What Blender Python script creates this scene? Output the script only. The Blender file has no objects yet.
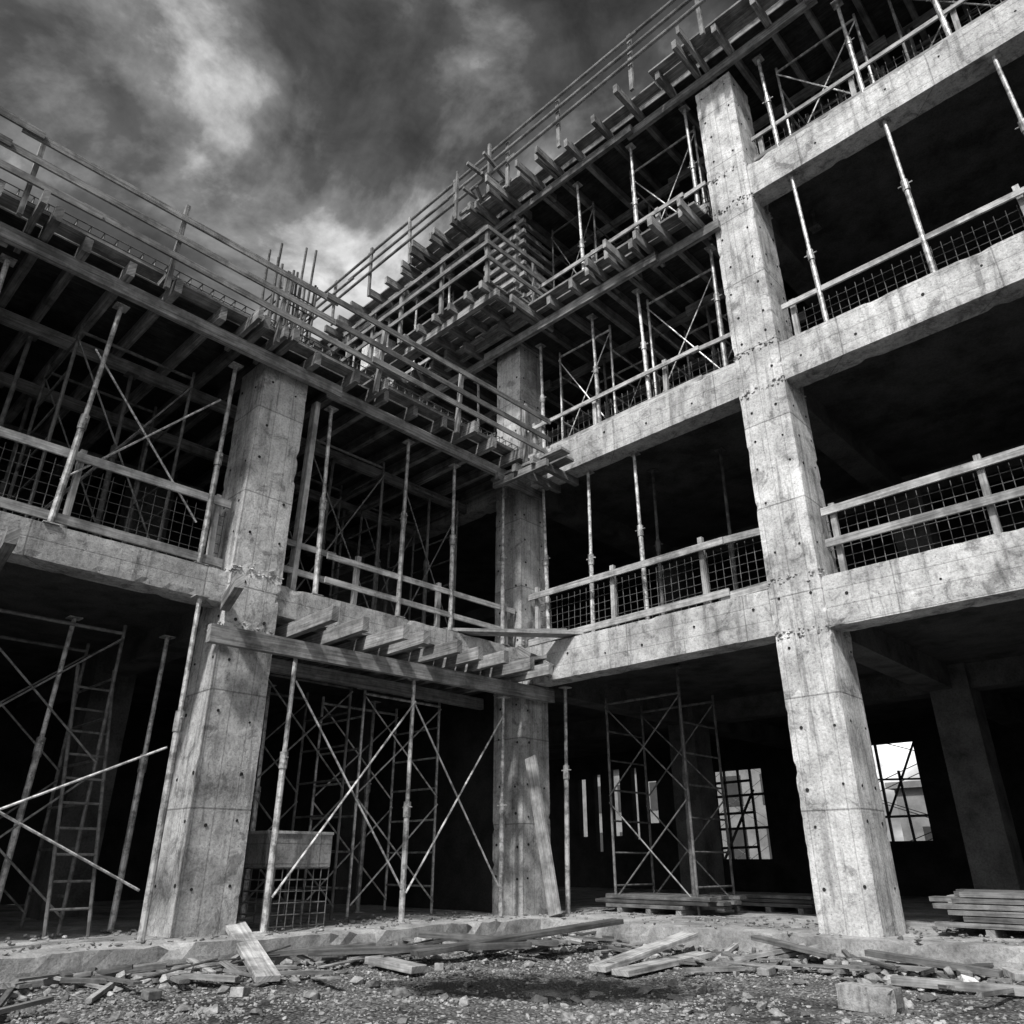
import bpy, math, random
from mathutils import Vector, Matrix, noise
random.seed(7)
R=random.random
def U(a,b): return random.uniform(a,b)
sc=bpy.context.scene
COL=sc.collection

# ------------------------------------------------------------ materials
def newmat(name):
    m=bpy.data.materials.new(name); m.use_nodes=True
    nt=m.node_tree; nt.nodes.clear()
    out=nt.nodes.new('ShaderNodeOutputMaterial'); b=nt.nodes.new('ShaderNodeBsdfPrincipled')
    nt.links.new(b.outputs[0],out.inputs[0])
    return m,nt,b
def N(nt,t,**k):
    n=nt.nodes.new(t)
    for a,v in k.items():
        if a.startswith('i_'):
            n.inputs[a[2:].replace('_',' ')].default_value=v
        else: setattr(n,a,v)
    return n
def L(nt,a,b): nt.links.new(a,b)
def ramp(nt,pts):
    r=nt.nodes.new('ShaderNodeValToRGB'); e=r.color_ramp.elements
    while len(e)<len(pts): e.new(0.5)
    for i,(p,v) in enumerate(pts):
        e[i].position=p; e[i].color=(v,v,v,1)
    return r
def mul(nt,a,b,f=1.0,bt='MULTIPLY'):
    m=nt.nodes.new('ShaderNodeMix'); m.data_type='RGBA'; m.blend_type=bt
    m.inputs[0].default_value=f
    L(nt,a,m.inputs[6]); L(nt,b,m.inputs[7]); return m.outputs[2]
def MA(nt,op,a,b=None,c=None):
    n=nt.nodes.new('ShaderNodeMath'); n.operation=op
    for i,v in enumerate((a,b,c)):
        if v is None: continue
        if isinstance(v,(int,float)): n.inputs[i].default_value=v
        else: L(nt,v,n.inputs[i])
    return n.outputs[0]

def concrete(name,lo,hi,boards=None,rough=.9,bump=.6,simple=False):
    m,nt,b=newmat(name)
    tc=N(nt,'ShaderNodeTexCoord'); o=tc.outputs['Object']
    n1=N(nt,'ShaderNodeTexNoise',i_Scale=1.7,i_Detail=6,i_Roughness=.68); L(nt,o,n1.inputs['Vector'])
    r1=ramp(nt,[(.36,lo),(.48,(lo+hi)*.5),(.62,hi)]); L(nt,n1.outputs[0],r1.inputs[0])
    c=r1.outputs[0]
    n3=N(nt,'ShaderNodeTexNoise',i_Scale=34,i_Detail=4,i_Roughness=.8); L(nt,o,n3.inputs['Vector'])
    r3=ramp(nt,[(.36,.6),(.5,1.0),(.66,1.2)]); L(nt,n3.outputs[0],r3.inputs[0])
    h=n3.outputs[0]
    c=mul(nt,c,r3.outputs[0],.8)
    if not simple:
        # rain streaks
        mp=N(nt,'ShaderNodeMapping'); mp.inputs['Scale'].default_value=(8,8,.75); L(nt,o,mp.inputs[0])
        n2=N(nt,'ShaderNodeTexNoise',i_Scale=1.0,i_Detail=5,i_Roughness=.7,i_Distortion=.3); L(nt,mp.outputs[0],n2.inputs['Vector'])
        r2=ramp(nt,[(.36,.35),(.46,.9),(.62,1.12)]); L(nt,n2.outputs[0],r2.inputs[0])
        c=mul(nt,c,r2.outputs[0],.65)
        # dark damp / oil blotches
        n5=N(nt,'ShaderNodeTexNoise',i_Scale=3.3,i_Detail=5,i_Roughness=.72,i_Distortion=.7); L(nt,o,n5.inputs['Vector'])
        r5=ramp(nt,[(.36,.40),(.43,.85),(.50,1.0),(.68,1.0),(.72,1.25)]); L(nt,n5.outputs[0],r5.inputs[0])
        c=mul(nt,c,r5.outputs[0],.8)
        v=N(nt,'ShaderNodeTexVoronoi',i_Scale=17.0); L(nt,o,v.inputs['Vector'])
        rv=ramp(nt,[(.07,.25),(.13,1.0)]); L(nt,v.outputs['Distance'],rv.inputs[0])
        c=mul(nt,c,rv.outputs[0],.65)
        h=MA(nt,'ADD',h,MA(nt,'MULTIPLY',rv.outputs[0],.5))
    if boards:
        sx=N(nt,'ShaderNodeSeparateXYZ'); L(nt,o,sx.inputs[0])
        def seams(q,size,dark,wn_amt,wid):
            q=MA(nt,'DIVIDE',MA(nt,'ADD',q,40.03),size)
            fr=MA(nt,'FRACT',q); fl=MA(nt,'FLOOR',q)
            edge=MA(nt,'MINIMUM',fr,MA(nt,'SUBTRACT',1,fr))
            re=ramp(nt,[(.0,dark),(wid*.5,(dark+1)/2),(wid,1.0)]); L(nt,edge,re.inputs[0])
            wn=N(nt,'ShaderNodeTexWhiteNoise',noise_dimensions='1D'); L(nt,fl,wn.inputs['W'])
            rw=ramp(nt,[(.0,1-wn_amt),(1.0,1+wn_amt*.6)]); L(nt,wn.outputs['Value'],rw.inputs[0])
            return re.outputs[0],rw.outputs[0]
        if boards=='v':
            a1,w1=seams(MA(nt,'ADD',sx.outputs[0],sx.outputs[1]),.225,.6,.12,.05)
            a2,w2=seams(sx.outputs[2],1.22,.35,.14,.012)
        else:
            a1,w1=seams(sx.outputs[2],.21,.6,.10,.05)
            a2,w2=seams(MA(nt,'ADD',sx.outputs[0],sx.outputs[1]),1.83,.4,.12,.007)
        for q in (a1,w1,a2,w2): c=mul(nt,c,q,.85)
        h=MA(nt,'ADD',h,MA(nt,'MULTIPLY',MA(nt,'MULTIPLY',a1,a2),.6))
        h=MA(nt,'ADD',h,MA(nt,'MULTIPLY',w1,1.5))
    at=N(nt,'ShaderNodeAttribute',attribute_name='tone'); c=mul(nt,c,at.outputs['Color'])
    L(nt,c,b.inputs['Base Color'])
    b.inputs['Roughness'].default_value=rough
    b.inputs['Specular IOR Level'].default_value=.2
    bp=N(nt,'ShaderNodeBump',i_Strength=bump,i_Distance=.012); L(nt,h,bp.inputs['Height'])
    L(nt,bp.outputs[0],b.inputs['Normal'])
    return m
M_CON=concrete('cast_concrete_columns',.33,.68,'v')
M_BEAM=concrete('cast_concrete_beams',.32,.62,'h')
M_CON2=concrete('interior_concrete_shaded',.04,.10,simple=True)  # interior shade put into the colour of slabs and inner columns
M_FLOOR=concrete('floor_concrete',.14,.36,simple=True)
M_DARK=concrete('block_wall_shaded',.012,.03,simple=True)  # unlit interior painted in as a near-black wall colour

def wood(name,lo,hi):
    m,nt,b=newmat(name)
    uv=N(nt,'ShaderNodeUVMap'); mp=N(nt,'ShaderNodeMapping'); mp.inputs['Scale'].default_value=(1.5,38,1)
    L(nt,uv.outputs[0],mp.inputs[0])
    n=N(nt,'ShaderNodeTexNoise',i_Scale=1.0,i_Detail=4,i_Roughness=.65,i_Distortion=.6); L(nt,mp.outputs[0],n.inputs['Vector'])
    r=ramp(nt,[(.3,lo),(.7,hi)]); L(nt,n.outputs[0],r.inputs[0])
    tc=N(nt,'ShaderNodeTexCoord')
    n2=N(nt,'ShaderNodeTexNoise',i_Scale=3.0,i_Detail=4,i_Roughness=.7); L(nt,tc.outputs['Object'],n2.inputs['Vector'])
    r2=ramp(nt,[(.38,.35),(.6,1.1)]); L(nt,n2.outputs[0],r2.inputs[0])
    c=mul(nt,r.outputs[0],r2.outputs[0],.8)
    at=N(nt,'ShaderNodeAttribute',attribute_name='tone'); c=mul(nt,c,at.outputs['Color'])
    L(nt,c,b.inputs['Base Color']); b.inputs['Roughness'].default_value=.85
    b.inputs['Specular IOR Level'].default_value=.25
    bp=N(nt,'ShaderNodeBump',i_Strength=.5,i_Distance=.006); L(nt,n.outputs[0],bp.inputs['Height']); L(nt,bp.outputs[0],b.inputs['Normal'])
    return m
M_WOOD=wood('weathered_timber',.11,.38)
M_WOODL=wood('pale_timber',.22,.58)
M_PLY=wood('dark_plywood',.03,.08)

def metal(name,lo,hi,met=.3,rough=.5):
    m,nt,b=newmat(name)
    tc=N(nt,'ShaderNodeTexCoord')
    n=N(nt,'ShaderNodeTexNoise',i_Scale=9.0,i_Detail=4,i_Roughness=.7); L(nt,tc.outputs['Object'],n.inputs['Vector'])
    r=ramp(nt,[(.40,lo),(.58,hi)]); L(nt,n.outputs[0],r.inputs[0])
    at=N(nt,'ShaderNodeAttribute',attribute_name='tone'); c=mul(nt,r.outputs[0],at.outputs['Color'])
    L(nt,c,b.inputs['Base Color']); b.inputs['Metallic'].default_value=met; b.inputs['Roughness'].default_value=rough
    return m
M_STEEL=metal('galvanised_steel',.18,.55)
M_WIRE=metal('dull_wire_shaded_steel',.07,.17,.2,.7)  # real wire; on inner props and towers their shade is painted in
M_RUST=metal('rusty_rebar',.04,.10,.2,.8)

PUD=Vector((8.51+.718*.35-.695*7.55,-9.02+.695*.35+.719*7.55,0))
def gravelmat():
    m,nt,b=newmat('gravel_ground')
    tc=N(nt,'ShaderNodeTexCoord'); o=tc.outputs['Object']
    n=N(nt,'ShaderNodeTexNoise',i_Scale=.8,i_Detail=6,i_Roughness=.7); L(nt,o,n.inputs['Vector'])
    r=ramp(nt,[(.38,.05),(.58,.20)]); L(nt,n.outputs[0],r.inputs[0])
    v=N(nt,'ShaderNodeTexVoronoi',i_Scale=38.0); L(nt,o,v.inputs['Vector'])
    rv=ramp(nt,[(.0,1.3),(.7,.25)]); L(nt,v.outputs['Distance'],rv.inputs[0])
    c=mul(nt,r.outputs[0],rv.outputs[0],.8)
    vc=N(nt,'ShaderNodeRGBToBW'); L(nt,v.outputs['Color'],vc.inputs[0])
    rc=ramp(nt,[(.1,.4),(.9,1.7)]); L(nt,vc.outputs[0],rc.inputs[0])
    c=mul(nt,c,rc.outputs[0],.9)
    # wet soil round the puddle
    mp=N(nt,'ShaderNodeMapping',vector_type='TEXTURE'); mp.inputs['Location'].default_value=(PUD.x,PUD.y,0); mp.inputs['Rotation'].default_value=(0,0,math.radians(44)); mp.inputs['Scale'].default_value=(1.35,.7,50)
    L(nt,o,mp.inputs[0]); ln=N(nt,'ShaderNodeVectorMath',operation='LENGTH'); L(nt,mp.outputs[0],ln.inputs[0])
    n9=N(nt,'ShaderNodeTexNoise',i_Scale=3.5,i_Detail=5,i_Roughness=.7); L(nt,o,n9.inputs['Vector'])
    d=MA(nt,'ADD',ln.outputs['Value'],MA(nt,'MULTIPLY',MA(nt,'SUBTRACT',n9.outputs[0],.5),1.6))
    rd=ramp(nt,[(.75,.10),(1.0,1.0)]); L(nt,d,rd.inputs[0]); c=mul(nt,c,rd.outputs[0])
    ro=N(nt,'ShaderNodeMapRange'); L(nt,rd.outputs[0],ro.inputs[0]); ro.inputs[3].default_value=.45; ro.inputs[4].default_value=.95
    L(nt,c,b.inputs['Base Color']); L(nt,ro.outputs[0],b.inputs['Roughness'])
    b.inputs['Specular IOR Level'].default_value=.25
    bp=N(nt,'ShaderNodeBump',i_Strength=.9,i_Distance=.025); L(nt,MA(nt,'SUBTRACT',1,v.outputs['Distance']),bp.inputs['Height']); L(nt,bp.outputs[0],b.inputs['Normal'])
    return m
M_GRAVEL=gravelmat()
def plain(name,lo,hi,scale=6,rough=.9):
    m,nt,b=newmat(name)
    tc=N(nt,'ShaderNodeTexCoord')
    n=N(nt,'ShaderNodeTexNoise',i_Scale=scale,i_Detail=4,i_Roughness=.7); L(nt,tc.outputs['Object'],n.inputs['Vector'])
    r=ramp(nt,[(.35,lo),(.65,hi)]); L(nt,n.outputs[0],r.inputs[0])
    at=N(nt,'ShaderNodeAttribute',attribute_name='tone'); c=mul(nt,r.outputs[0],at.outputs['Color'])
    L(nt,c,b.inputs['Base Color']); b.inputs['Roughness'].default_value=rough
    b.inputs['Specular IOR Level'].default_value=.25
    return m
M_STONE=plain('broken_stone',.11,.34,14)
M_BRICK=plain('broken_brick',.12,.25,20)
M_HOLE=plain('tie_hole_dark',.015,.03,5)
M_FAR=plain('distant_render',.14,.24,1)
M_FARW=plain('distant_window',.03,.05,1,.3)

# ------------------------------------------------------------ mesh builder
class MB:
    def __init__(s): s.v=[]; s.f=[]; s.t=[]; s.uv=[]
    def _frame(s,d,up):
        d=d.normalized(); up=Vector(up)
        if abs(d.dot(up))>.98: up=Vector((1,0,0)) if abs(d.x)<.9 else Vector((0,1,0))
        a=d.cross(up).normalized(); u=a.cross(d).normalized(); return d,a,u
    def beam(s,p1,p2,w,h,up=(0,0,1),tone=None):
        p1=Vector(p1);p2=Vector(p2); D=p2-p1; ln=D.length
        if ln<1e-5:return
        d,a,u=s._frame(D,up); b=len(s.v); tone=U(.7,1.15) if tone is None else tone
        oo=R()*50; loc=[]
        for l in (0,ln):
            for x,y in ((-w/2,-h/2),(w/2,-h/2),(w/2,h/2),(-w/2,h/2)):
                s.v.append(p1+d*l+a*x+u*y); loc.append((l+oo,x+y+oo))
        for q in ((3,2,1,0),(4,5,6,7),(0,1,5,4),(1,2,6,5),(2,3,7,6),(3,0,4,7)):
            s.f.append(tuple(b+i for i in q)); s.t.append(tone); s.uv.append([loc[i] for i in q])
    def box(s,lo,hi,tone=1.0):
        lo=Vector(lo);hi=Vector(hi); c=(lo+hi)/2
        dx,dy,dz=hi-lo
        if dx>=dy: s.beam((lo.x,c.y,c.z),(hi.x,c.y,c.z),dy,dz,tone=tone)
        else: s.beam((c.x,lo.y,c.z),(c.x,hi.y,c.z),dx,dz,tone=tone)
    def tube(s,p1,p2,r,n=8,r2=None,tone=None):
        p1=Vector(p1);p2=Vector(p2); D=p2-p1
        if D.length<1e-5:return
        r2=r if r2 is None else r2
        d,a,u=s._frame(D,(0,0,1)); b=len(s.v); tone=U(.75,1.15) if tone is None else tone
        for p,rr in ((p1,r),(p2,r2)):
            for i in range(n):
                an=2*math.pi*i/n; s.v.append(p+a*math.cos(an)*rr+u*math.sin(an)*rr)
        for i in range(n):
            j=(i+1)%n; s.f.append((b+i,b+j,b+n+j,b+n+i)); s.t.append(tone); s.uv.append([(0,0)]*4)
        s.f.append(tuple(b+i for i in range(n-1,-1,-1))); s.t.append(tone); s.uv.append([(0,0)]*n)
        s.f.append(tuple(b+n+i for i in range(n))); s.t.append(tone); s.uv.append([(0,0)]*n)
    def rough(s,lo,hi,res=.12,amp=.005,tone=1.0,joints=(),seed=0,chip=.5):
        """box with gridded faces whose vertices are worn by 3-D noise"""
        lo=Vector(lo);hi=Vector(hi); n=[max(1,int(round((hi[i]-lo[i])/res))) for i in range(3)]
        idx={}
        def vid(i,j,k):
            key=(i,j,k)
            if key in idx: return idx[key]
            p=Vector((lo.x+(hi.x-lo.x)*i/n[0],lo.y+(hi.y-lo.y)*j/n[1],lo.z+(hi.z-lo.z)*k/n[2]))
            am=amp*.5
            for zj in joints:
                dz=abs(p.z-zj)
                if dz<.10: am=max(am,.024*(1-dz/.10))
            nv=noise.noise_vector(p*1.3+Vector((seed,0,0)))*amp*.8+noise.noise_vector(p*11+Vector((seed,5,0)))*am
            e=(i in(0,n[0]))+(j in(0,n[1]))+(k in(0,n[2]))
            if e>=2:
                c=(lo+hi)/2; ch=max(0,noise.noise(p*6.1+Vector((9,seed,2)))-.25)*.09*chip
                dirv=Vector((0,0,0))
                if i in (0,n[0]): dirv.x=c.x-p.x
                if j in (0,n[1]): dirv.y=c.y-p.y
                if k in (0,n[2]): dirv.z=c.z-p.z
                dirv=Vector([math.copysign(1,q) if abs(q)>1e-6 else 0 for q in dirv])
                nv+=dirv*(.004+min(ch,.035))
            idx[key]=len(s.v); s.v.append(p+nv); return idx[key]
        def q(a,b,c,d):
            s.f.append((a,b,c,d)); s.t.append(tone); s.uv.append([(0,0)]*4)
        for i in range(n[0]):
            for j in range(n[1]):
                for k,fl in ((0,1),(n[2],0)):
                    g=[vid(i,j,k),vid(i+1,j,k),vid(i+1,j+1,k),vid(i,j+1,k)]
                    q(*(g[::-1] if fl else g))
        for i in range(n[0]):
            for k in range(n[2]):
                for j,fl in ((0,0),(n[1],1)):
                    g=[vid(i,j,k),vid(i+1,j,k),vid(i+1,j,k+1),vid(i,j,k+1)]
                    q(*(g[::-1] if fl else g))
        for j in range(n[1]):
            for k in range(n[2]):
                for i,fl in ((0,1),(n[0],0)):
                    g=[vid(i,j,k),vid(i,j+1,k),vid(i,j+1,k+1),vid(i,j,k+1)]
                    q(*(g[::-1] if fl else g))
    def rock(s,c,r,tone):
        b=len(s.v); c=Vector(c); ph=R()*6; sx,sy,sz=U(.6,1.4),U(.6,1.3),U(.35,.85)
        for (x,y,z) in ICO_V:
            k=U(.55,1.2)
            X,Y=x*sx,y*sy
            s.v.append(c+Vector((X*math.cos(ph)-Y*math.sin(ph),X*math.sin(ph)+Y*math.cos(ph),z*sz))*r*k)
        for f in ICO_F:
            s.f.append(tuple(b+i for i in f)); s.t.append(tone); s.uv.append([(0,0)]*3)
    def obj(s,name,mat,parent=None,smooth=False,bevel=0):
        me=bpy.data.meshes.new(name); me.from_pydata([tuple(v) for v in s.v],[],s.f); me.materials.append(mat)
        ca=me.color_attributes.new('tone','FLOAT_COLOR','CORNER'); uvl=me.uv_layers.new(name='UVMap')
        cols=[];uvs=[]
        for f,t,u in zip(s.f,s.t,s.uv):
            for k in range(len(f)):
                cols+=[t,t,t,1.0]; uvs+=[u[k][0],u[k][1]]
        ca.data.foreach_set('color',cols); uvl.data.foreach_set('uv',uvs)
        if smooth: me.polygons.foreach_set('use_smooth',[True]*len(me.polygons))
        me.update()
        ob=bpy.data.objects.new(name,me); COL.objects.link(ob)
        if parent: ob.parent=parent
        if bevel:
            bv=ob.modifiers.new('bevel','BEVEL'); bv.width=bevel; bv.segments=2
        return ob
g=(1+5**.5)/2
ICO_V=[Vector(v).normalized() for v in [(-1,g,0),(1,g,0),(-1,-g,0),(1,-g,0),(0,-1,g),(0,1,g),(0,-1,-g),(0,1,-g),(g,0,-1),(g,0,1),(-g,0,-1),(-g,0,1)]]
ICO_F=[(0,11,5),(0,5,1),(0,1,7),(0,7,10),(0,10,11),(1,5,9),(5,11,4),(11,10,2),(10,7,6),(7,1,8),(3,9,4),(3,4,2),(3,2,6),(3,6,8),(3,8,9),(4,9,5),(2,4,11),(6,2,10),(8,6,7),(9,8,1)]
def empty(name):
    e=bpy.data.objects.new(name,None); COL.objects.link(e); return e
def P(side,t,o,z):      # t along the wing from the inner corner, o outwards into the yard
    return Vector((t,-o,z)) if side=='R' else Vector((o,-t,z))
def site(a,b,z=0):      # yard frame along the diagonal of the court
    return Vector((8.51+.718*a-.695*b,-9.02+.695*a+.719*b,z))

FL=.27
RC=4.88; LC=4.95
# ------------------------------------------------------------ concrete building
bld=empty('concrete_building')
S=[(3.45,4.05),(6.90,7.48),(10.30,10.90)]
BF=.28
m=MB()   # columns (street side)
J=[3.42,4.1,6.86,7.52,10.25,10.95]
m.rough((RC-.33,-.33,-.3),(RC+.33,.33,13.08),.06,joints=J,seed=1)
m.rough((9.76-.33,-.33,-.3),(9.76+.33,.33,13.08),.15,joints=J,seed=2)
m.rough((-.31,-.31,-.3),(.31,.31,10.2),.06,joints=J,seed=3,tone=.85)
m.rough((-.33,-LC-.33,-.3),(.33,-LC+.33,7.08),.06,joints=J[:2],seed=4,tone=.88)
m.rough((-.33,-2*LC-.33,-.3),(.33,-2*LC+.33,7.08),.12,joints=J[:2],seed=5)
m.rough((-5.2,-.31,7),(-4.6,.31,13.0),.12,joints=J[3:],seed=6)
m.obj('columns',M_CON,bld)
m=MB()   # edge beams
for i,(a,b) in enumerate(S):
    if i<2:
        m.rough((-13 if i else -.2,-BF,a),(RC,.07,b),.075,seed=10+i,tone=.88)
    m.rough((RC+.001,-BF-.004,a-.03),(14,.07,b),.075,seed=20+i,tone=.95)
m.rough((-.05,-22,3.66),(BF,-BF-.02,4.05),.075,seed=30,tone=.8)
m.obj('edge_beams',M_BEAM,bld)
m=MB()   # pour joint lumps at column/beam nodes
for (cx,cy,h) in ((RC,0,.33),(0,-LC,.33),(0,0,.31)):
    for zj in J:
        if cx==0 and cy<0 and zj>5: continue
        if cx==0 and zj>10: continue
        for k in range(60):
            t=U(-h,h); z=zj+random.gauss(0,.03)
            p=random.choice(((cx+t,cy-h),(cx+h,cy+t)))
            m.rock((p[0],p[1],z),U(.01,.03),U(.5,1.0))
m.obj('pour_joint_concrete',M_CON,bld)
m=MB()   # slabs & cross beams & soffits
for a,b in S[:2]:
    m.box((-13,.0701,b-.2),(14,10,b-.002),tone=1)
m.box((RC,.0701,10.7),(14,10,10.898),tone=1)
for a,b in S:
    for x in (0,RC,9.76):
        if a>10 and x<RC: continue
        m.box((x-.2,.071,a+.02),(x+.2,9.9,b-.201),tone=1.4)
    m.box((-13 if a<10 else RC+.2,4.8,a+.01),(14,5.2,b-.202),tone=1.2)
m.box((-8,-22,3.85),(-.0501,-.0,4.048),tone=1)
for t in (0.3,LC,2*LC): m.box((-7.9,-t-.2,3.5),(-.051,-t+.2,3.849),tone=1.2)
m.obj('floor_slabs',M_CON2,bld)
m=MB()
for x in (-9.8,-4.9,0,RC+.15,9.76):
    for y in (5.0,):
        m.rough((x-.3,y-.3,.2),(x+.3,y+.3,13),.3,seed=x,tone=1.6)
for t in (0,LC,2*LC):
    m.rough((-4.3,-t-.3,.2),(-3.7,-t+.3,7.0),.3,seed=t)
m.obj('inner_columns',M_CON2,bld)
m=MB()   # ground floor slab / plinth
m.rough((-8,-22,-.3),(.92,-.62,FL),.12,.03,seed=40,chip=1.6)
m.rough((-13,-.619,-.3),(14,10.2,FL),.12,.03,seed=41,chip=1.6)
m.obj('plinth',M_FLOOR,bld)
m=MB()   # rear walls with ground floor openings, plus added walls that block light
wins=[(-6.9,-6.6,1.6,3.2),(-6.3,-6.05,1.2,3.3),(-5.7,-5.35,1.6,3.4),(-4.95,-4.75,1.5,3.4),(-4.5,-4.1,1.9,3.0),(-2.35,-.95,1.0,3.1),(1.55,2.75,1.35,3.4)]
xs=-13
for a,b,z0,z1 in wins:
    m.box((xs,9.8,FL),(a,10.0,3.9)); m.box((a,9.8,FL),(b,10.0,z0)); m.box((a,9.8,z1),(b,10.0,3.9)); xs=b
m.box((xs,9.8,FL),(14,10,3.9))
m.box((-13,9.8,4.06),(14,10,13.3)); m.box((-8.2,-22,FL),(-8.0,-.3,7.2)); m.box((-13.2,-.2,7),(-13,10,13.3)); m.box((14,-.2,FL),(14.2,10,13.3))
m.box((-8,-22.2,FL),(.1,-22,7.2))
m.box((-8,-.2,FL),(-.35,0,3.6))  # added blocker wall between the wings
for z0,z1 in ((4.06,6.9),(7.49,10.2),(10.91,13.1)):  # partitions added at mid-depth to keep skylight out
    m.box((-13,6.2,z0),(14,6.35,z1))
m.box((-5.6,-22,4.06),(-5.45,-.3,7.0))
m.obj('rear_and_blocker_walls',M_DARK,bld)
m=MB()   # window bars
a,b,z0,z1=wins[5]
for f in (.22,.5,.74): m.beam((a+(b-a)*f,9.9,z0),(a+(b-a)*f,9.9,z1),.06,.05,tone=.5)
for k,f in enumerate((.12,.33,.5,.7,.86)): m.beam((a,9.9,z0+2.1*f),(b if k%2 else b-.4,9.9,z0+2.1*f+.02),.05,.06,tone=.5)
m.beam((a+.1,9.86,z0),(b-.3,9.86,z1-.5),.05,.05)
a,b,z0,z1=wins[6]
m.beam((a+.35,9.9,z0),(a+.35,9.9,z1),.06,.05); m.beam((a,9.9,z0+.5),(b,9.9,z0+.5),.05,.05); m.beam((a+.35,9.92,z0+.5),(b,9.92,z1),.04,.04); m.beam((a+.8,9.9,z0),(a+.75,9.9,z1-.6),.04,.05); m.beam((a,9.9,z0+1.3),(b,9.9,z0+1.25),.04,.04)
m.obj('window_bars',M_RUST,bld)
m=MB()   # tie holes
def hole(p,n): m.tube(Vector(p)-Vector(n)*.03,Vector(p)+Vector(n)*.004,U(.013,.021),8,tone=1)
for (cx,cy,h,z1) in ((RC,0,.33,13),(0,-LC,.33,7),(0,0,.31,10)):
    z=.7
    while z<z1:
        for t in (-.19,.19):
            if R()<.8: hole((cx+t+U(-.04,.04),cy-h-.004,z+U(-.05,.05)),(0,-1,0))
            if R()<.8: hole((cx+h+.004,cy+t+U(-.04,.04),z+U(-.05,.05)),(1,0,0))
        z+=U(.4,.7)
for (a,b) in S:
    x=.7
    while x<13:
        if abs(x-RC)>.4 and not(a>10 and x<RC): hole((x,-BF-.006,(a+b)/2+U(-.12,.12)),(0,-1,0))
        x+=U(.5,1.1)
m.obj('tie_holes',M_HOLE,bld)
# starter bars over the left column
m=MB()
for i in range(16):
    an=i/16*6.283; x=.27*max(-1,min(1,1.4*math.cos(an))); y=-LC+.27*max(-1,min(1,1.4*math.sin(an)))
    m.tube((x,y,7.1),(x+U(-.07,.07),y+U(-.07,.07),U(8.7,9.4)),.02,6)
for z in (7.75,7.95,8.15,8.35): 
    for a,b in (((-.27,-.27),(.27,-.27)),((.27,-.27),(.27,.27)),((.27,.27),(-.27,.27)),((-.27,.27),(-.27,-.27))):
        m.tube((a[0],-LC+a[1],z),(b[0],-LC+b[1],z),.011,5)
m.obj('starter_bars',M_RUST,bld)

# ------------------------------------------------------------ props, rails, mesh
def prop(side,t,o,z0,z1,lean=None,mat=M_STEEL):
    m=MB(); dt,do=(U(-.07,.07),U(-.05,.05)) if lean is None else lean
    a=P(side,t,o,z0); b=P(side,t+dt,o+do,z1); h=z1-z0; k=U(.45,.62)
    mid=a.lerp(b,k); tn=U(.6,1.1)
    m.tube(a,mid,.036,10,tone=tn); m.tube(mid,b,.027,10,tone=tn*1.1)
    m.tube(a.lerp(b,k-.05),a.lerp(b,k+.012),.047,10,tone=tn*.8)
    m.tube(mid-Vector((.09,0,.03)),mid+Vector((.09,0,-.03)),.009,6)
    m.beam(a,a+Vector((0,0,.012)),.16,.16); m.beam(b-Vector((0,0,.012)),b,.15,.15)
    return m.obj('steel_prop',mat)
def rail(side,t0,t1,o,z,heights=(.5,.95),mesh=True,postgap=1.5,wd=.10):
    root=empty('guard_rail'); m=MB(); q=0
    for h in heights:
        t=t0
        while t<t1:
            e=min(t1,t+3.6); q+=1; oo=o+.038*(q%2)
            m.beam(P(side,t,oo,z+h+U(-.03,.03)),P(side,e,oo,z+h+U(-.03,.03)),.03,wd); t=e-.15 if e<t1 else t1
    t=t0+.12
    while t<t1:
        m.beam(P(side,t,o-.06,z),P(side,t+U(-.03,.03),o-.06,z+heights[-1]+U(.06,.2)),.06,.07); t+=postgap*U(.85,1.1)
    m.obj('boards',M_WOODL,root)
    if mesh:
        m=MB(); o2=o-.12; s=.12; t=t0; top=heights[-1]-.04
        sag=lambda t,h:(o2+.03*noise.noise(Vector((t*1.1,h*1.5,z))))
        while t<=t1:
            m.tube(P(side,t,sag(t,0),z+.02),P(side,t+U(-.01,.01),sag(t,top),z+top),.0045,4); t+=s
        h=.03
        while h<=top:
            t=t0
            while t<t1:
                e=min(t1,t+.9); m.tube(P(side,t,sag(t,h),z+h),P(side,e,sag(e,h),z+h+U(-.006,.006)),.0045,4); t=e
            h+=s
        m.obj('wire_mesh',M_WIRE,root)
    return root
def tower(side,t0,t1,o0,o1,z0,z1,r=.021,rung=.45,brace=True,mat=None):
    m=MB()
    for t in (t0,t1):
        for o in (o0,o1): m.tube(P(side,t,o,z0),P(side,t,o,z1),r,8)
        z=z0+.35
        while z<z1-.1:
            m.tube(P(side,t,o0,z),P(side,t,o1,z),r*.75,6); z+=rung
    lifts=max(1,round((z1-z0)/1.9)); dz=(z1-z0-.2)/lifts
    for o in (o0,o1):
        for i in range(lifts):
            a=z0+.15+i*dz; b=a+dz*.93
            if brace:
                m.tube(P(side,t0,o+.03,a),P(side,t1,o+.03,b),.012,6,tone=1.3); m.tube(P(side,t1,o+.045,a),P(side,t0,o+.045,b),.012,6,tone=1.3)
        m.tube(P(side,t0,o,z1-.1),P(side,t1,o,z1-.1),r,8)
    return m.obj('scaffold_tower',mat or M_STEEL)
def xbrace(side,t0,t1,o,z0,z1,r=.013):
    m=MB(); m.tube(P(side,t0,o,z0),P(side,t1,o,z1),r,6,tone=1.3); m.tube(P(side,t1,o+.035,z0),P(side,t0,o+.035,z1),r,6,tone=1.3)
    return m.obj('scaffold_brace',M_STEEL)

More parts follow.
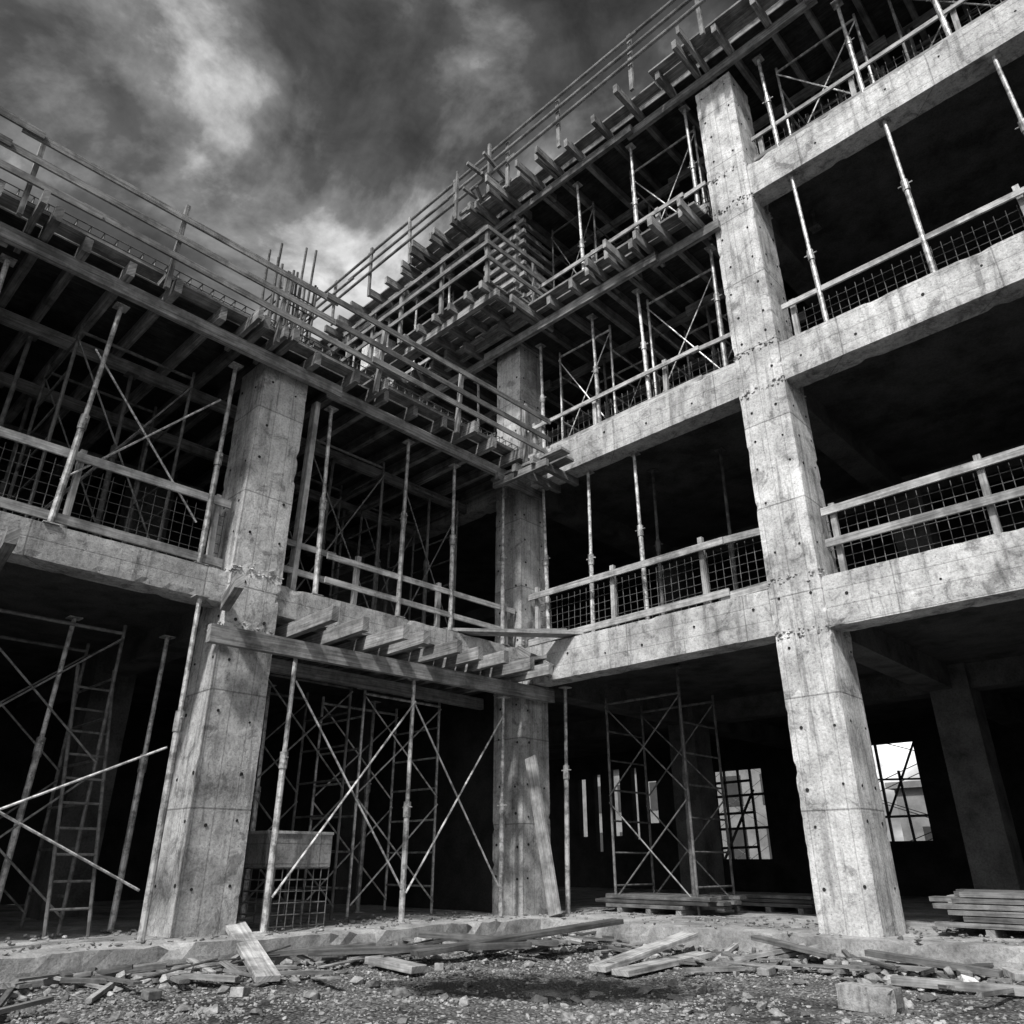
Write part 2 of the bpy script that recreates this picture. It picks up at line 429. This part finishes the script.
def deck(side,t0,t1,z,outl,sp=.55,rails=(.35,.75,1.12),inner=-6,skip=(),pipe=False,ro=None):
    root=empty('formwork_deck')
    m=MB(); q=0
    for o in (.44,-1.1,-2.6,-4.1):
        if o<inner: continue
        t=t0
        while t<t1:
            e=min(t1,t+U(3.4,4.2)); q+=1; o2=o+.045*(-1)**q
            m.beam(P(side,t,o2,z+.09),P(side,e+.15,o2,z+.09+U(-.01,.01)),.075,.17); t=e
    t=t0+.1
    while t<t1:
        if not any(a<t<b for a,b in skip):
            oo=outl+U(-.22,.12); tt=t+U(-.04,.04)
            m.beam(P(side,tt,inner,z+.275),P(side,tt+U(-.05,.05),oo,z+.275+U(-.02,.02)),.085,.19,tone=U(.55,1.2))
            if R()<.25: m.beam(P(side,tt+.12,.1,z+.275),P(side,tt+.14,oo+U(-.1,.25),z+.28),.06,.17)
        t+=sp*U(.85,1.15)
    m.obj('joists',M_WOOD,root)
    m=MB(); 
    m.beam(P(side,(t0),(inner+.46)/2,z+.385),P(side,t1,(inner+.46)/2,z+.385),abs(.46-inner),.022,tone=1)
    m.obj('plywood',M_PLY,root)
    m=MB(); t=t0   # edge boards + walkway planks
    while t<t1:
        e=min(t1,t+U(2.4,3.6))
        m.beam(P(side,t,.43,z+.50),P(side,e-.02,.43,z+.50+U(-.01,.01)),.03,.21)
        for q in range(2):
            w=outl-.26-.235*q
            if R()<.85: m.beam(P(side,t,w,z+.395),P(side,e-.03,w+U(-.02,.02),z+.395),.21,.04)
        t=e
    m.obj('edge_boards',M_WOOD,root)
    if rails:
        m=MB(); op=(outl-.08) if ro is None else ro; t=t0+.4
        while t<t1:
            ln=U(-.02,.10); m.beam(P(side,t,op,z+.15),P(side,t+U(-.05,.05),op+ln,z+.40+rails[-1]+U(.0,.22)),.05,.075); t+=U(1.35,1.75)
        for k,h in enumerate(rails):
            t=t0; q=0
            while t<t1:
                e=min(t1,t+U(3.5,4.5)); q+=1
                if pipe: m.tube(P(side,t-.1,op+.07,z+.38+h+U(-.03,.03)),P(side,e+.1,op+.07,z+.38+h+U(-.03,.03)),.035,8)
                else: m.beam(P(side,t-.1,op+.11+.035*(q%2),z+.38+h+U(-.03,.03)),P(side,e+.1,op+.11+.035*(q%2),z+.38+h+U(-.03,.03)),.028,.09,tone=U(.5,1.1))
                t=e
        m.obj('hand_rails',M_WOOD,root)
    m=MB(); t=t0   # reinforcement mat at the slab edge
    while t<t1:
        m.tube(P(side,t,.36,z+.40),P(side,t,.36,z+.80),.009,4); m.tube(P(side,t,.36,z+.80),P(side,t,-.3,z+.80),.007,4); t+=.15
    for h in (.5,.6,.7,.8): m.tube(P(side,t0,.37,z+h),P(side,t1,.37,z+h),.009,4)
    m.obj('slab_reinforcement',M_WIRE,root)
    return root

# decks
deck('L',.29,14,6.87,.86,sp=.52,inner=-7.9,rails=(.16,.44,.78))
deck('R',-12,13.5,13.10,1.15,sp=.62,inner=-9.7,pipe=True,rails=(.40,.72,1.02))
deck('R',-12,RC-.36,9.88,.95,sp=.5,inner=-6,rails=None,skip=((-.4,.4),))
# bracket deck below first floor of left wing
root=empty('formwork_bracket')
m=MB()
m.beam(P('L',-.20,.50,3.33),P('L',5.5,.50,3.22),.09,.2,tone=1.0)
m.beam(P('L',.3,-.6,3.28),P('L',4.6,-.6,3.28),.09,.17)
t=.65
while t<4.55:
    m.beam(P('L',t,-1.6,3.50),P('L',t+U(-.04,.04),U(1.12,1.28),3.52+U(-.015,.02)),.09,.17,tone=U(.8,1.3)); t+=.47*U(.9,1.1)
m.beam(P('L',.4,.62,3.62),P('L',2.6,.66,3.625),.22,.035); m.beam(P('L',.5,.38,3.625),P('L',3.9,.38,3.63),.2,.035)
m.beam(P('L',5.3,.36,3.62),P('L',5.45,.95,3.72),.1,.16)
m.obj('timbers',M_WOOD,root)
# corner planks across first floor beams
root=empty('corner_walkway')
m=MB()
m.beam(P('L',1.75,.05,4.09),P('R',1.5,-.02,4.10),.24,.045)
m.beam(P('L',1.3,.25,4.13),P('R',1.25,.3,4.14),.22,.04)
m.beam(P('L',.9,.7,3.66),P('R',.9,.45,3.76),.24,.05)
m.beam(P('R',.25,.33,4.0),P('R',1.15,.55,3.5),.05,.2)
m.obj('planks',M_WOOD,root)
# small bracket platform under the second floor slab at the corner
root=empty('bracket_platform')
m=MB()
for t in (.45,.85,1.25): m.beam(P('R',t,-.1,6.84),P('R',t,1.05,6.84),.08,.13)
m.beam(P('R',.2,.5,6.93),P('R',1.6,.5,6.95),.22,.045); m.beam(P('R',.15,.78,6.93),P('R',1.75,.78,6.93),.22,.045)
m.beam(P('R',.3,.95,6.74),P('R',1.5,.95,6.74),.07,.12)
m.obj('timbers',M_WOOD,root)
# platform round the corner column at third floor + column shutter
root=empty('column_platform')
m=MB()
for x in (-1.5,-1.05,-.6,-.15,.3,.7): m.beam((x,.2,10.34),(x,-1.75,10.34),.08,.16)
m.beam((-1.7,-1.5,10.2),(.9,-1.5,10.2),.09,.14); m.beam((-1.7,-.6,10.2),(.9,-.6,10.2),.09,.14)
for i in range(5): m.beam((-1.7+U(-.1,.1),-.55-.25*i,10.445),(.9+U(-.1,.1),-.55-.25*i,10.445),.23,.04)
for x in (-1.65,-.4,.85): m.beam((x,-1.72,10.3),(x+.02,-1.76,11.6),.06,.07)
for y in (-.5,): m.beam((.87,y,10.3),(.88,y,11.6),.06,.07)
for h in (10.8,11.15,11.5):
    m.beam((-3.6,-1.81,h),(.95,-1.81,h),.03,.09,tone=.8); m.beam((.94,-1.8,h),(.94,-.3,h+.01),.03,.09,tone=.8)
for x in (-3.5,-2.6): m.beam((x,-1.72,10.2),(x+.02,-1.76,11.6),.06,.07); m.beam((x,.1,10.3),(x,-1.75,10.3),.08,.16)
m.beam((-3.7,-1.2,10.42),(-1.6,-1.2,10.42),.25,.04);m.beam((-3.7,-1.48,10.42),(-1.6,-1.48,10.42),.25,.04)
m.obj('timbers',M_WOOD,root)
root=empty('column_formwork')
m=MB(); h=.34
for t in (-.255,-.085,.085,.255):
    for (dx,dy) in ((t,-h),(t,h),(h,t),(-h,t)):
        m.beam((dx,dy,10.47),(dx,dy,13.0),.155 if abs(dy)==h else .04,.155 if abs(dx)==h else .04,up=(0,1,0))
z=10.7
while z<13:
    w=.43
    m.beam((-w-.15,-w,z),(w+.15,-w,z),.07,.09); m.beam((w,-w-.15,z+.09),(w,w+.15,z+.09),.07,.09); m.beam((-w,-w-.15,z+.09),(-w,w+.15,z+.09),.07,.09); z+=.28
m.obj('shutters',M_WOOD,root)
root=empty('timber_bundle')
m=MB()
for i in range(6):
    x=U(-.6,.4); m.beam((x,-.6+U(-.2,.2),13.6+.08*i),(x+U(-.3,.3),-1.4+U(-.2,.2),13.7+.08*i),.06,.08)
for i in range(3): m.beam((-.8,-1.0+.2*i,13.65+.2*i),(.5,-.95+.2*i,13.7+.2*i),.06,.07)
for x in (-.7,.3): m.beam((x,-1.2,13.3),(x,-1.2,14.7),.05,.06)
m.obj('timbers',M_WOOD,root)

# props — ground floor left wing
for t in (.8,2.5,4.32): prop('L',t,.36,FL,3.2)
prop('L',5.62,.45,FL,3.62); prop('L',7.75,.5,FL,3.55); prop('L',6.4,-1.4,FL,3.6)
for t in (1.6,3.4): prop('L',t,-1.8,FL,3.3)
prop('L',5.35,-1.0,FL,3.5)
m=MB(); m.beam(P('L',7.5,-.2,3.56),P('L',7.62,.95,3.60),.1,.16); m.obj('timber_bracket',M_WOOD)
# first floor left wing
for t in (.63,1.74,2.73,4.07): prop('L',t,.2,4.05,6.87)
prop('L',5.62,.2,4.05,6.87); prop('L',7.2,.22,4.05,6.87,lean=(-.1,.05)); prop('L',8.2,.2,4.05,6.87)
for t in (1.2,2.2,3.3,4.9,6.4,7.7): prop('L',t,-1.1,4.05,6.87,mat=M_WIRE)
for t in (.9,2.0,3.1,4.2,5.6,7.2): prop('L',t,-2.6,4.05,6.87,mat=M_WIRE)
m=MB(); m.beam(P('L',4.38,.12,4.06),P('L',4.36,.14,6.86),.07,.13); m.obj('timber_post',M_WOODL)
# first floor right wing
for t,o in ((.63,.1),(1.53,.1),(2.5,.05),(1.97,-1.2),(3.2,-1.4)): prop('R',t,o-.1,4.05,6.9 if o>0 else 7.27,mat=M_STEEL if o>0 else M_WIRE)  # inner props get the darker metal, interior shade put into colour
# second floor right
for t in (.7,1.95,2.96,4.3): prop('R',t,.1,7.48,9.9)
for t in (-1.0,-2.4,-3.8,-5.2): prop('R',t,.1,7.48,9.9); 
for t in (.2,1.3,2.4,3.6,-1.8,-3.2): prop('R',t,-1.1,7.48,9.9,mat=M_WIRE)
for t in (5.85,7.2,8.55): prop('R',t,.16,7.48,10.28,lean=(-.05,0.02))
# third floor
for t in (1.9,3.1,4.3,-1.9,-3.1,-4.2,-5.6,-7): prop('R',t,.25,10.3,13.1)
for t in (1.2,2.6,3.8,5.6,-1.0,-2.6): prop('R',t,-1.1,10.3,13.1,mat=M_WIRE)
for t in (5.7,7.0,8.16,9.2): prop('R',t,.16,10.9,13.1)
for t in (6.4,7.6,8.9): prop('R',t,-1.1,10.9,13.1,mat=M_WIRE)
# scaffold towers
tower('L',.95,2.4,-.9,-2.0,FL,3.3); tower('L',2.75,4.1,-.75,-1.9,FL,3.3,mat=M_WIRE); tower('L',5.9,7.5,-.9,-2.1,FL,3.5,mat=M_WIRE)
tower('L',8.3,9.8,-.3,-1.5,FL,3.5,mat=M_WIRE)
xbrace('L',.82,2.48,.36,.6,2.9); xbrace('L',2.5,4.3,.38,.6,2.9); xbrace('L',5.7,8.4,.40,.7,2.0)
tower('L',5.9,7.3,-.4,-1.6,4.06,6.87,mat=M_WIRE); tower('L',2.6,4.0,-.6,-1.8,4.06,6.87,mat=M_WIRE); tower('L',.8,2.0,-.8,-2,4.06,6.87,mat=M_WIRE)
xbrace('L',5.7,7.2,.1,4.6,6.3)
tower('R',.8,2.2,-1.2,-2.2,FL,3.4,mat=M_WIRE)
prop('R',.7,-.2,FL,3.45); prop('R',1.9,-1.6,FL,3.8,mat=M_WIRE)
tower('R',.8,2.0,-.3,-1.5,7.49,9.88,rung=.5); tower('R',2.9,4.2,-.2,-1.4,7.49,9.88,rung=.5)
tower('R',2.8,4.2,-.2,-1.4,10.3,13.1,rung=.5); tower('R',.7,1.8,-.3,-1.5,10.3,13.1,mat=M_WIRE); tower('R',5.8,7.1,-.2,-1.4,10.91,13.1); tower('R',7.6,9,-.2,-1.4,10.91,13.1,mat=M_WIRE)
tower('R',-3.6,-2.2,-.1,-1.2,10.3,13.1,mat=M_WIRE); tower('R',-6.4,-5,-.1,-1.2,10.3,13.1,mat=M_WIRE)
# railings with mesh
rail('L',5.35,14,.16,4.05,heights=(.12,.86)); rail('L',.35,4.55,.16,4.05,heights=(.28,.62),mesh=False,wd=.08)
rail('R',.35,4.5,.14,4.05,heights=(.10,.86)); rail('R',5.3,13,.14,4.05,heights=(.42,.88))
rail('R',.35,4.5,.14,7.48,heights=(.08,.62),wd=.07); rail('R',5.3,13,.14,7.48,heights=(.62,),postgap=3,wd=.08)
rail('R',5.3,13,.14,10.9,heights=(.1,.62),wd=.07); rail('R',.5,4.5,.3,10.3,heights=(.3,.75),wd=.08); rail('R',-9,-.9,.14,10.3,heights=(.5,.95),wd=.08)
rail('R',-9,-.5,.14,7.48,heights=(.5,.95),mesh=False,wd=.08)
# ladder in the left bay
m=MB(); a=P('L',5.95,-.5,FL); b=P('L',6.05,-1.1,3.0)
for s_ in (-1,1): m.tube(a+Vector((0,.2*s_,0)),b+Vector((0,.2*s_,0)),.02,8)
for k in range(1,11):
    c=a.lerp(b,k/11); m.tube(c+Vector((0,-.2,0)),c+Vector((0,.2,0)),.014,6)
m.obj('ladder',M_WIRE)

# ------------------------------------------------------------ ground
def gz(x,y):
    d=min(max(x-.92,0),max(-.62-y,0)) # distance to plinth
    z=noise.noise(Vector((x*.5,y*.5,0)))*.05+noise.noise(Vector((x*1.7,y*1.7,3)))*.03+noise.noise(Vector((x*6,y*6,7)))*.014
    z+=.12*math.exp(-d/.5)*(.6+1.2*noise.noise(Vector((x*.9,y*.9,9))))
    pd=(Vector((x,y,0))-PUD); a=pd.dot(Vector((.718,.695,0)))/1.5; b=pd.dot(Vector((-.695,.719,0)))/.9
    z-=.06*math.exp(-(a*a+b*b)*1.2)
    return z
def axis(a,b,n): return [-400,-150,-60,-25]+[a+(b-a)*i/n for i in range(n+1)]+[40,80,160,400]
xs=axis(-1,17,220); ys=axis(-18,1,230)
V=[];F=[]
for y in ys:
    for x in xs:
        inside=(-1<=x<=17 and -18<=y<=1)
        V.append((x,y,gz(x,y) if inside else 0))
nx=len(xs)
for j in range(len(ys)-1):
    for i in range(nx-1): F.append((j*nx+i,j*nx+i+1,(j+1)*nx+i+1,(j+1)*nx+i))
me=bpy.data.meshes.new('ground'); me.from_pydata(V,[],F); me.materials.append(M_GRAVEL); me.polygons.foreach_set('use_smooth',[True]*len(F))
gr=bpy.data.objects.new('ground',me); COL.objects.link(gr)
mw,nt,b=newmat('dark_water'); b.inputs['Base Color'].default_value=(.006,.006,.006,1); b.inputs['Roughness'].default_value=.2
nn=N(nt,'ShaderNodeTexNoise',i_Scale=9.0,i_Detail=3); bp=N(nt,'ShaderNodeBump',i_Strength=.4,i_Distance=.02); L(nt,nn.outputs[0],bp.inputs['Height']); L(nt,bp.outputs[0],b.inputs['Normal'])
zp=gz(PUD.x,PUD.y)+.004
pv=[PUD+Vector((0,0,zp))]; n=90
for i in range(n):
    an=i/n*6.2832; rr=1.0+.45*noise.noise(Vector((math.cos(an)*1.6,math.sin(an)*1.6,4)))+.3*noise.noise(Vector((math.cos(an)*5,math.sin(an)*5,1)))
    pv.append(PUD+Vector((.718,.695,0))*math.cos(an)*rr*.95+Vector((-.695,.719,0))*math.sin(an)*rr*.5+Vector((0,0,zp)))
me=bpy.data.meshes.new('puddle'); me.from_pydata([tuple(p) for p in pv],[],[(0,i+1,(i+1)%n+1) for i in range(n)]); me.materials.append(mw)
COL.objects.link(bpy.data.objects.new('puddle',me))
m=MB(); cnt=0
while cnt<20000:
    a=U(-6.5,7); bb=4.8+7.5*R()**1.25; p=site(a,bb)
    if p.x<.9 or p.y>-.6: continue
    if noise.noise(Vector((p.x*1.3,p.y*1.3,5)))<-.22 and R()<.7: continue
    pd=p-PUD; e=(pd.dot(Vector((.718,.695,0)))/1.1)**2+(pd.dot(Vector((-.695,.719,0)))/.6)**2
    if e<1 and R()<.8: continue
    d=min(p.x-.92,-.62-p.y); rr=.008+.018*R()**3
    if d<.8 and R()<.3: rr*=U(1,2.6)
    if R()<.012: rr=U(.035,.075)
    m.rock((p.x,p.y,gz(p.x,p.y)+rr*.2),rr,U(.35,1.3)*(.22 if e<1.7 else 1)); cnt+=1
m.obj('gravel',M_STONE)
m=MB()
for i in range(1100):   # dirt and chips on the plinth
    if R()<.5: x,y=U(-1,.85),U(-10,-.7)
    else: x,y=U(.4,9),U(-.6,1.5)
    m.rock((x,y,FL+.012),U(.008,.035),U(.5,1.1))
for i in range(240):    # broken concrete lumps along the plinth foot
    k=R()
    if k<.4: x,y=.95+abs(random.gauss(0,.35)),U(-10,-.9)
    elif k<.7: x,y=U(1.2,9),-.65-abs(random.gauss(0,.35))
    else: x,y=random.gauss(5.6,.9),-.7-abs(random.gauss(0,.5))
    r_=U(.025,.09); m.rock((x,y,gz(x,y)+r_*.4),r_,U(.5,1.5))
m.obj('rubble',M_STONE)
m=MB()
for i in range(42):   # broken bricks and blocks
    k=R()
    if k<.55: x,y=random.gauss(5.5,1.0),-.75-abs(random.gauss(0,.55))
    else: x,y=1.05+abs(random.gauss(0,.6)),U(-9,-1)
    an=U(0,3.14); l=U(.07,.22); z=gz(x,y)+U(.03,.05)
    m.beam((x,y,z),(x+l*math.cos(an),y+l*math.sin(an),z+U(-.03,.05)),U(.08,.11),U(.05,.07),tone=U(.6,1.7))
m.obj('broken_bricks',M_BRICK,bevel=.006)

# ------------------------------------------------------------ loose timber
def plank(p1,p2,w=.22,h=.045,mat=M_WOOD,tone=1.0,up=(0,0,1),name='wooden_plank'):
    m=MB(); m.beam(p1,p2,w,h,up=up,tone=tone); return m.obj(name,mat,bevel=.004)
def sg(a,b,dz=.04):
    p=site(a,b); p.z=gz(p.x,p.y)+dz; return p
plank(site(-2.88,8.95,.36),sg(-2.05,7.45,.05),.21,.05,M_WOODL)
plank(sg(.80,8.25,.07),sg(1.95,9.45,.20),.2,.05,M_WOODL); plank(sg(1.0,8.15,.05),sg(2.0,9.1,.09),.2,.05,M_WOODL,.9)
plank(sg(-.95,8.6,.10),sg(1.25,10.1,.30),.2,.05,M_WOOD,.35)
plank(sg(-1.35,8.5,.07),sg(-.85,8.1,.06),.2,.06,M_WOODL,.8)
plank(sg(-1.0,9.4,.16),sg(.5,9.3,.16),.16,.05,M_WOOD,.5)
plank(sg(-2.0,8.6,.12),sg(.2,9.0,.16),.1,.06,M_WOOD,.4)
plank(sg(-3.3,8.1,.10),sg(-1.4,8.9,.14),.09,.05,M_WOOD,.5)
plank(site(.28,11.75,2.35),site(.58,11.4,.3),.2,.045,M_WOODL,.8,up=(0,1,0))
plank(sg(-5.6,6.6,.06),sg(-2.9,8.7,.10),.12,.05,M_WOOD,.5); plank(sg(-4.4,6.5,.06),sg(-3.0,7.6,.08),.10,.05,M_WOOD,.8)
plank(sg(3.1,7.2,.05),sg(4.6,6.1,.05),.12,.06,M_WOOD,1.0)
plank(sg(3.3,8.1,.12),sg(4.0,7.2,.06),.1,.05,M_WOOD,.5)
plank(sg(2.5,8.9,.22),sg(3.0,8.2,.08),.14,.04,M_WOOD,.6); plank(sg(2.2,8.7,.07),sg(2.9,8.6,.1),.1,.04,M_WOODL,.8)
m=MB()   # scattered offcuts
for i in range(170):
    k=R()
    if k<.5: x,y=.95+abs(random.gauss(.15,.45)),U(-9.5,-.9)
    else: x,y=U(1.1,8),-.7-abs(random.gauss(.1,.45))
    an=U(0,6.28); l=U(.12,.8); z=gz(x,y)+U(.02,.07)
    m.beam((x,y,z),(x+l*math.cos(an),y+l*math.sin(an),gz(x+l*math.cos(an),y+l*math.sin(an))+.03+U(0,.08)),U(.02,.09),U(.012,.035),tone=U(.3,1.3))
m.obj('timber_offcuts',M_WOOD)
m=MB()
for i in range(9):
    x,y=U(1.0,1.7),U(-7.5,-2.5); l=U(.6,1.6); z=gz(x,y)+.05
    m.tube((x,y,z),(x+U(-.3,.3),y+l,z+U(0,.12)),.009,6)
m.obj('rebar_offcuts',M_RUST)
def stack(x0,x1,y0,y1,z0,layers,name='plank_stack',tn=(.3,1.0)):
    m=MB()
    for k in range(layers):
        y=y0
        while y<y1: m.beam((x0+U(-.2,.2),y+.1,z0+.1+k*.055),(x1+U(-.35,.35),y+.1+U(-.02,.02),z0+.1+k*.055),.2,.045,tone=U(*tn)); y+=.22
    for x in (x0+.4,(x0+x1)/2,x1-.4): m.beam((x,y0,z0+.035),(x,y1,z0+.035),.08,.07)
    return m.obj(name,M_WOOD)
stack(5.6,9.4,.3,1.2,FL,6); stack(.6,2.4,1.0,1.9,FL,3,tn=(.25,.6)); stack(1.6,3.4,2.6,3.4,FL,3,tn=(.3,.6))
m=MB(); a=sg(2.55,6.35,.075)
m.rough(a-Vector((.2,.1,.08)),a+Vector((.2,.1,.08)),.04,.004,tone=.6)
ob=m.obj('concrete_block',M_CON)
m=MB(); q=sg(3.6,6.95,.06); m.rock(q,.11,2.4); m.rock(q+Vector((.1,.05,-.02)),.06,2.0); m.obj('broken_plaster_lump',M_STONE)
# mortar trough on a mesh crate
root=empty('mortar_trough')
m=MB(); x0,x1,y0,y1,z0,z1=-.35,.15,-4.25,-3.45,FL+.62,FL+.98
for (a,b) in (((x0,y0),(x1,y0)),((x1,y0),(x1,y1)),((x1,y1),(x0,y1)),((x0,y1),(x0,y0))):
    m.beam((a[0],a[1],(z0+z1)/2),(b[0],b[1],(z0+z1)/2),.03,z1-z0,tone=.5)
    m.beam((a[0],a[1],z1),(b[0],b[1],z1),.06,.03,tone=.8)
m.box((x0,y0,z0-.02),(x1,y1,z0),tone=.6); m.obj('tub',M_BEAM,root)
m=MB()
for k in range(9):
    y=y0+(y1-y0)*k/8; m.tube((x1,y,FL),(x1,y,z0),.006,5); m.tube((x0,y,FL),(x0,y,z0),.006,5)
for k in range(6):
    z=FL+.03+k*.115
    for (a,b) in (((x0,y0),(x1,y0)),((x1,y0),(x1,y1)),((x1,y1),(x0,y1)),((x0,y1),(x0,y0))): m.tube((a[0],a[1],z),(b[0],b[1],z),.006,5)
m.obj('crate',M_WIRE,root)

# ------------------------------------------------------------ distant buildings behind
def far(x0,x1,y,h):
    root=empty('distant_building'); m=MB(); m.box((x0,y,0),(x1,y+8,h)); m.box((x0-.3,y-.3,h),(x1+.3,y+8.3,h+.3)); m.obj('walls',M_FAR,root)
    m=MB(); z=1
    while z<h-1.6:
        x=x0+1
        while x<x1-1.5: m.box((x,y-.03,z),(x+1.2,y+.1,z+1.5)); x+=2.3
        z+=2.6
    m.obj('windows',M_FARW,root)
far(-26,-9,30,6.0); far(-6,6,34,4.3)
tower('R',-3,1.5,-15,-16.2,0,5.5,r=.04,mat=M_RUST)
tower('R',-9,-6,-20,-21.2,0,6,r=.04,mat=M_RUST)

# ------------------------------------------------------------ light, world, camera
fw=Vector((-.695,.719,0)); rt=Vector((.718,.695,0))
el=math.radians(50)
hz=(fw*.90+rt*.42).normalized()
trav=hz*math.cos(el)+Vector((0,0,-math.sin(el)))
sun=bpy.data.lights.new('sun','SUN'); sun.energy=4.9; sun.angle=math.radians(4); sun.color=(1,.99,.975)
so=bpy.data.objects.new('sun',sun); COL.objects.link(so); so.rotation_euler=trav.to_track_quat('-Z','Y').to_euler()
w=bpy.data.worlds.new('World'); sc.world=w; w.use_nodes=True; nt=w.node_tree; nt.nodes.clear()
out=N(nt,'ShaderNodeOutputWorld'); bg=N(nt,'ShaderNodeBackground'); bg.inputs[1].default_value=.10
sky=N(nt,'ShaderNodeTexSky'); sky.sky_type='NISHITA'; sky.sun_disc=False; sky.sun_elevation=el; sky.sun_rotation=math.atan2(-hz.x,-hz.y)
bw=N(nt,'ShaderNodeRGBToBW'); L(nt,sky.outputs[0],bw.inputs[0])
tc=N(nt,'ShaderNodeTexCoord'); mp=N(nt,'ShaderNodeMapping'); mp.inputs['Scale'].default_value=(1,1,1.5); mp.inputs['Location'].default_value=(.3,1.7,.2)
L(nt,tc.outputs['Generated'],mp.inputs[0])
ns=N(nt,'ShaderNodeTexNoise',i_Scale=2.6,i_Detail=10,i_Roughness=.58,i_Distortion=.25); L(nt,mp.outputs[0],ns.inputs['Vector'])
cr=ramp(nt,[(.36,.30),(.46,.65),(.53,1.6),(.61,5.0)]); L(nt,ns.outputs[0],cr.inputs[0])
# fine billow detail
n2=N(nt,'ShaderNodeTexNoise',i_Scale=8.0,i_Detail=8,i_Roughness=.6,i_Distortion=.4); L(nt,mp.outputs[0],n2.inputs['Vector'])
c2=ramp(nt,[(.38,.72),(.62,1.3)]); L(nt,n2.outputs[0],c2.inputs[0])
c=mul(nt,bw.outputs[0],cr.outputs[0]); c=mul(nt,c,c2.outputs[0]); L(nt,c,bg.inputs[0]); L(nt,bg.outputs[0],out.inputs[0])

cd=bpy.data.cameras.new('camera'); cd.lens=26.7; cd.sensor_width=36; cd.clip_start=.05; cd.clip_end=2000
co=bpy.data.objects.new('camera',cd); COL.objects.link(co); co.location=(8.51,-9.02,.95)
co.rotation_euler=(math.radians(90+24.7),0,math.radians(44.0)); sc.camera=co
sc.view_settings.view_transform='Standard'; sc.view_settings.look='None'; sc.view_settings.exposure=0
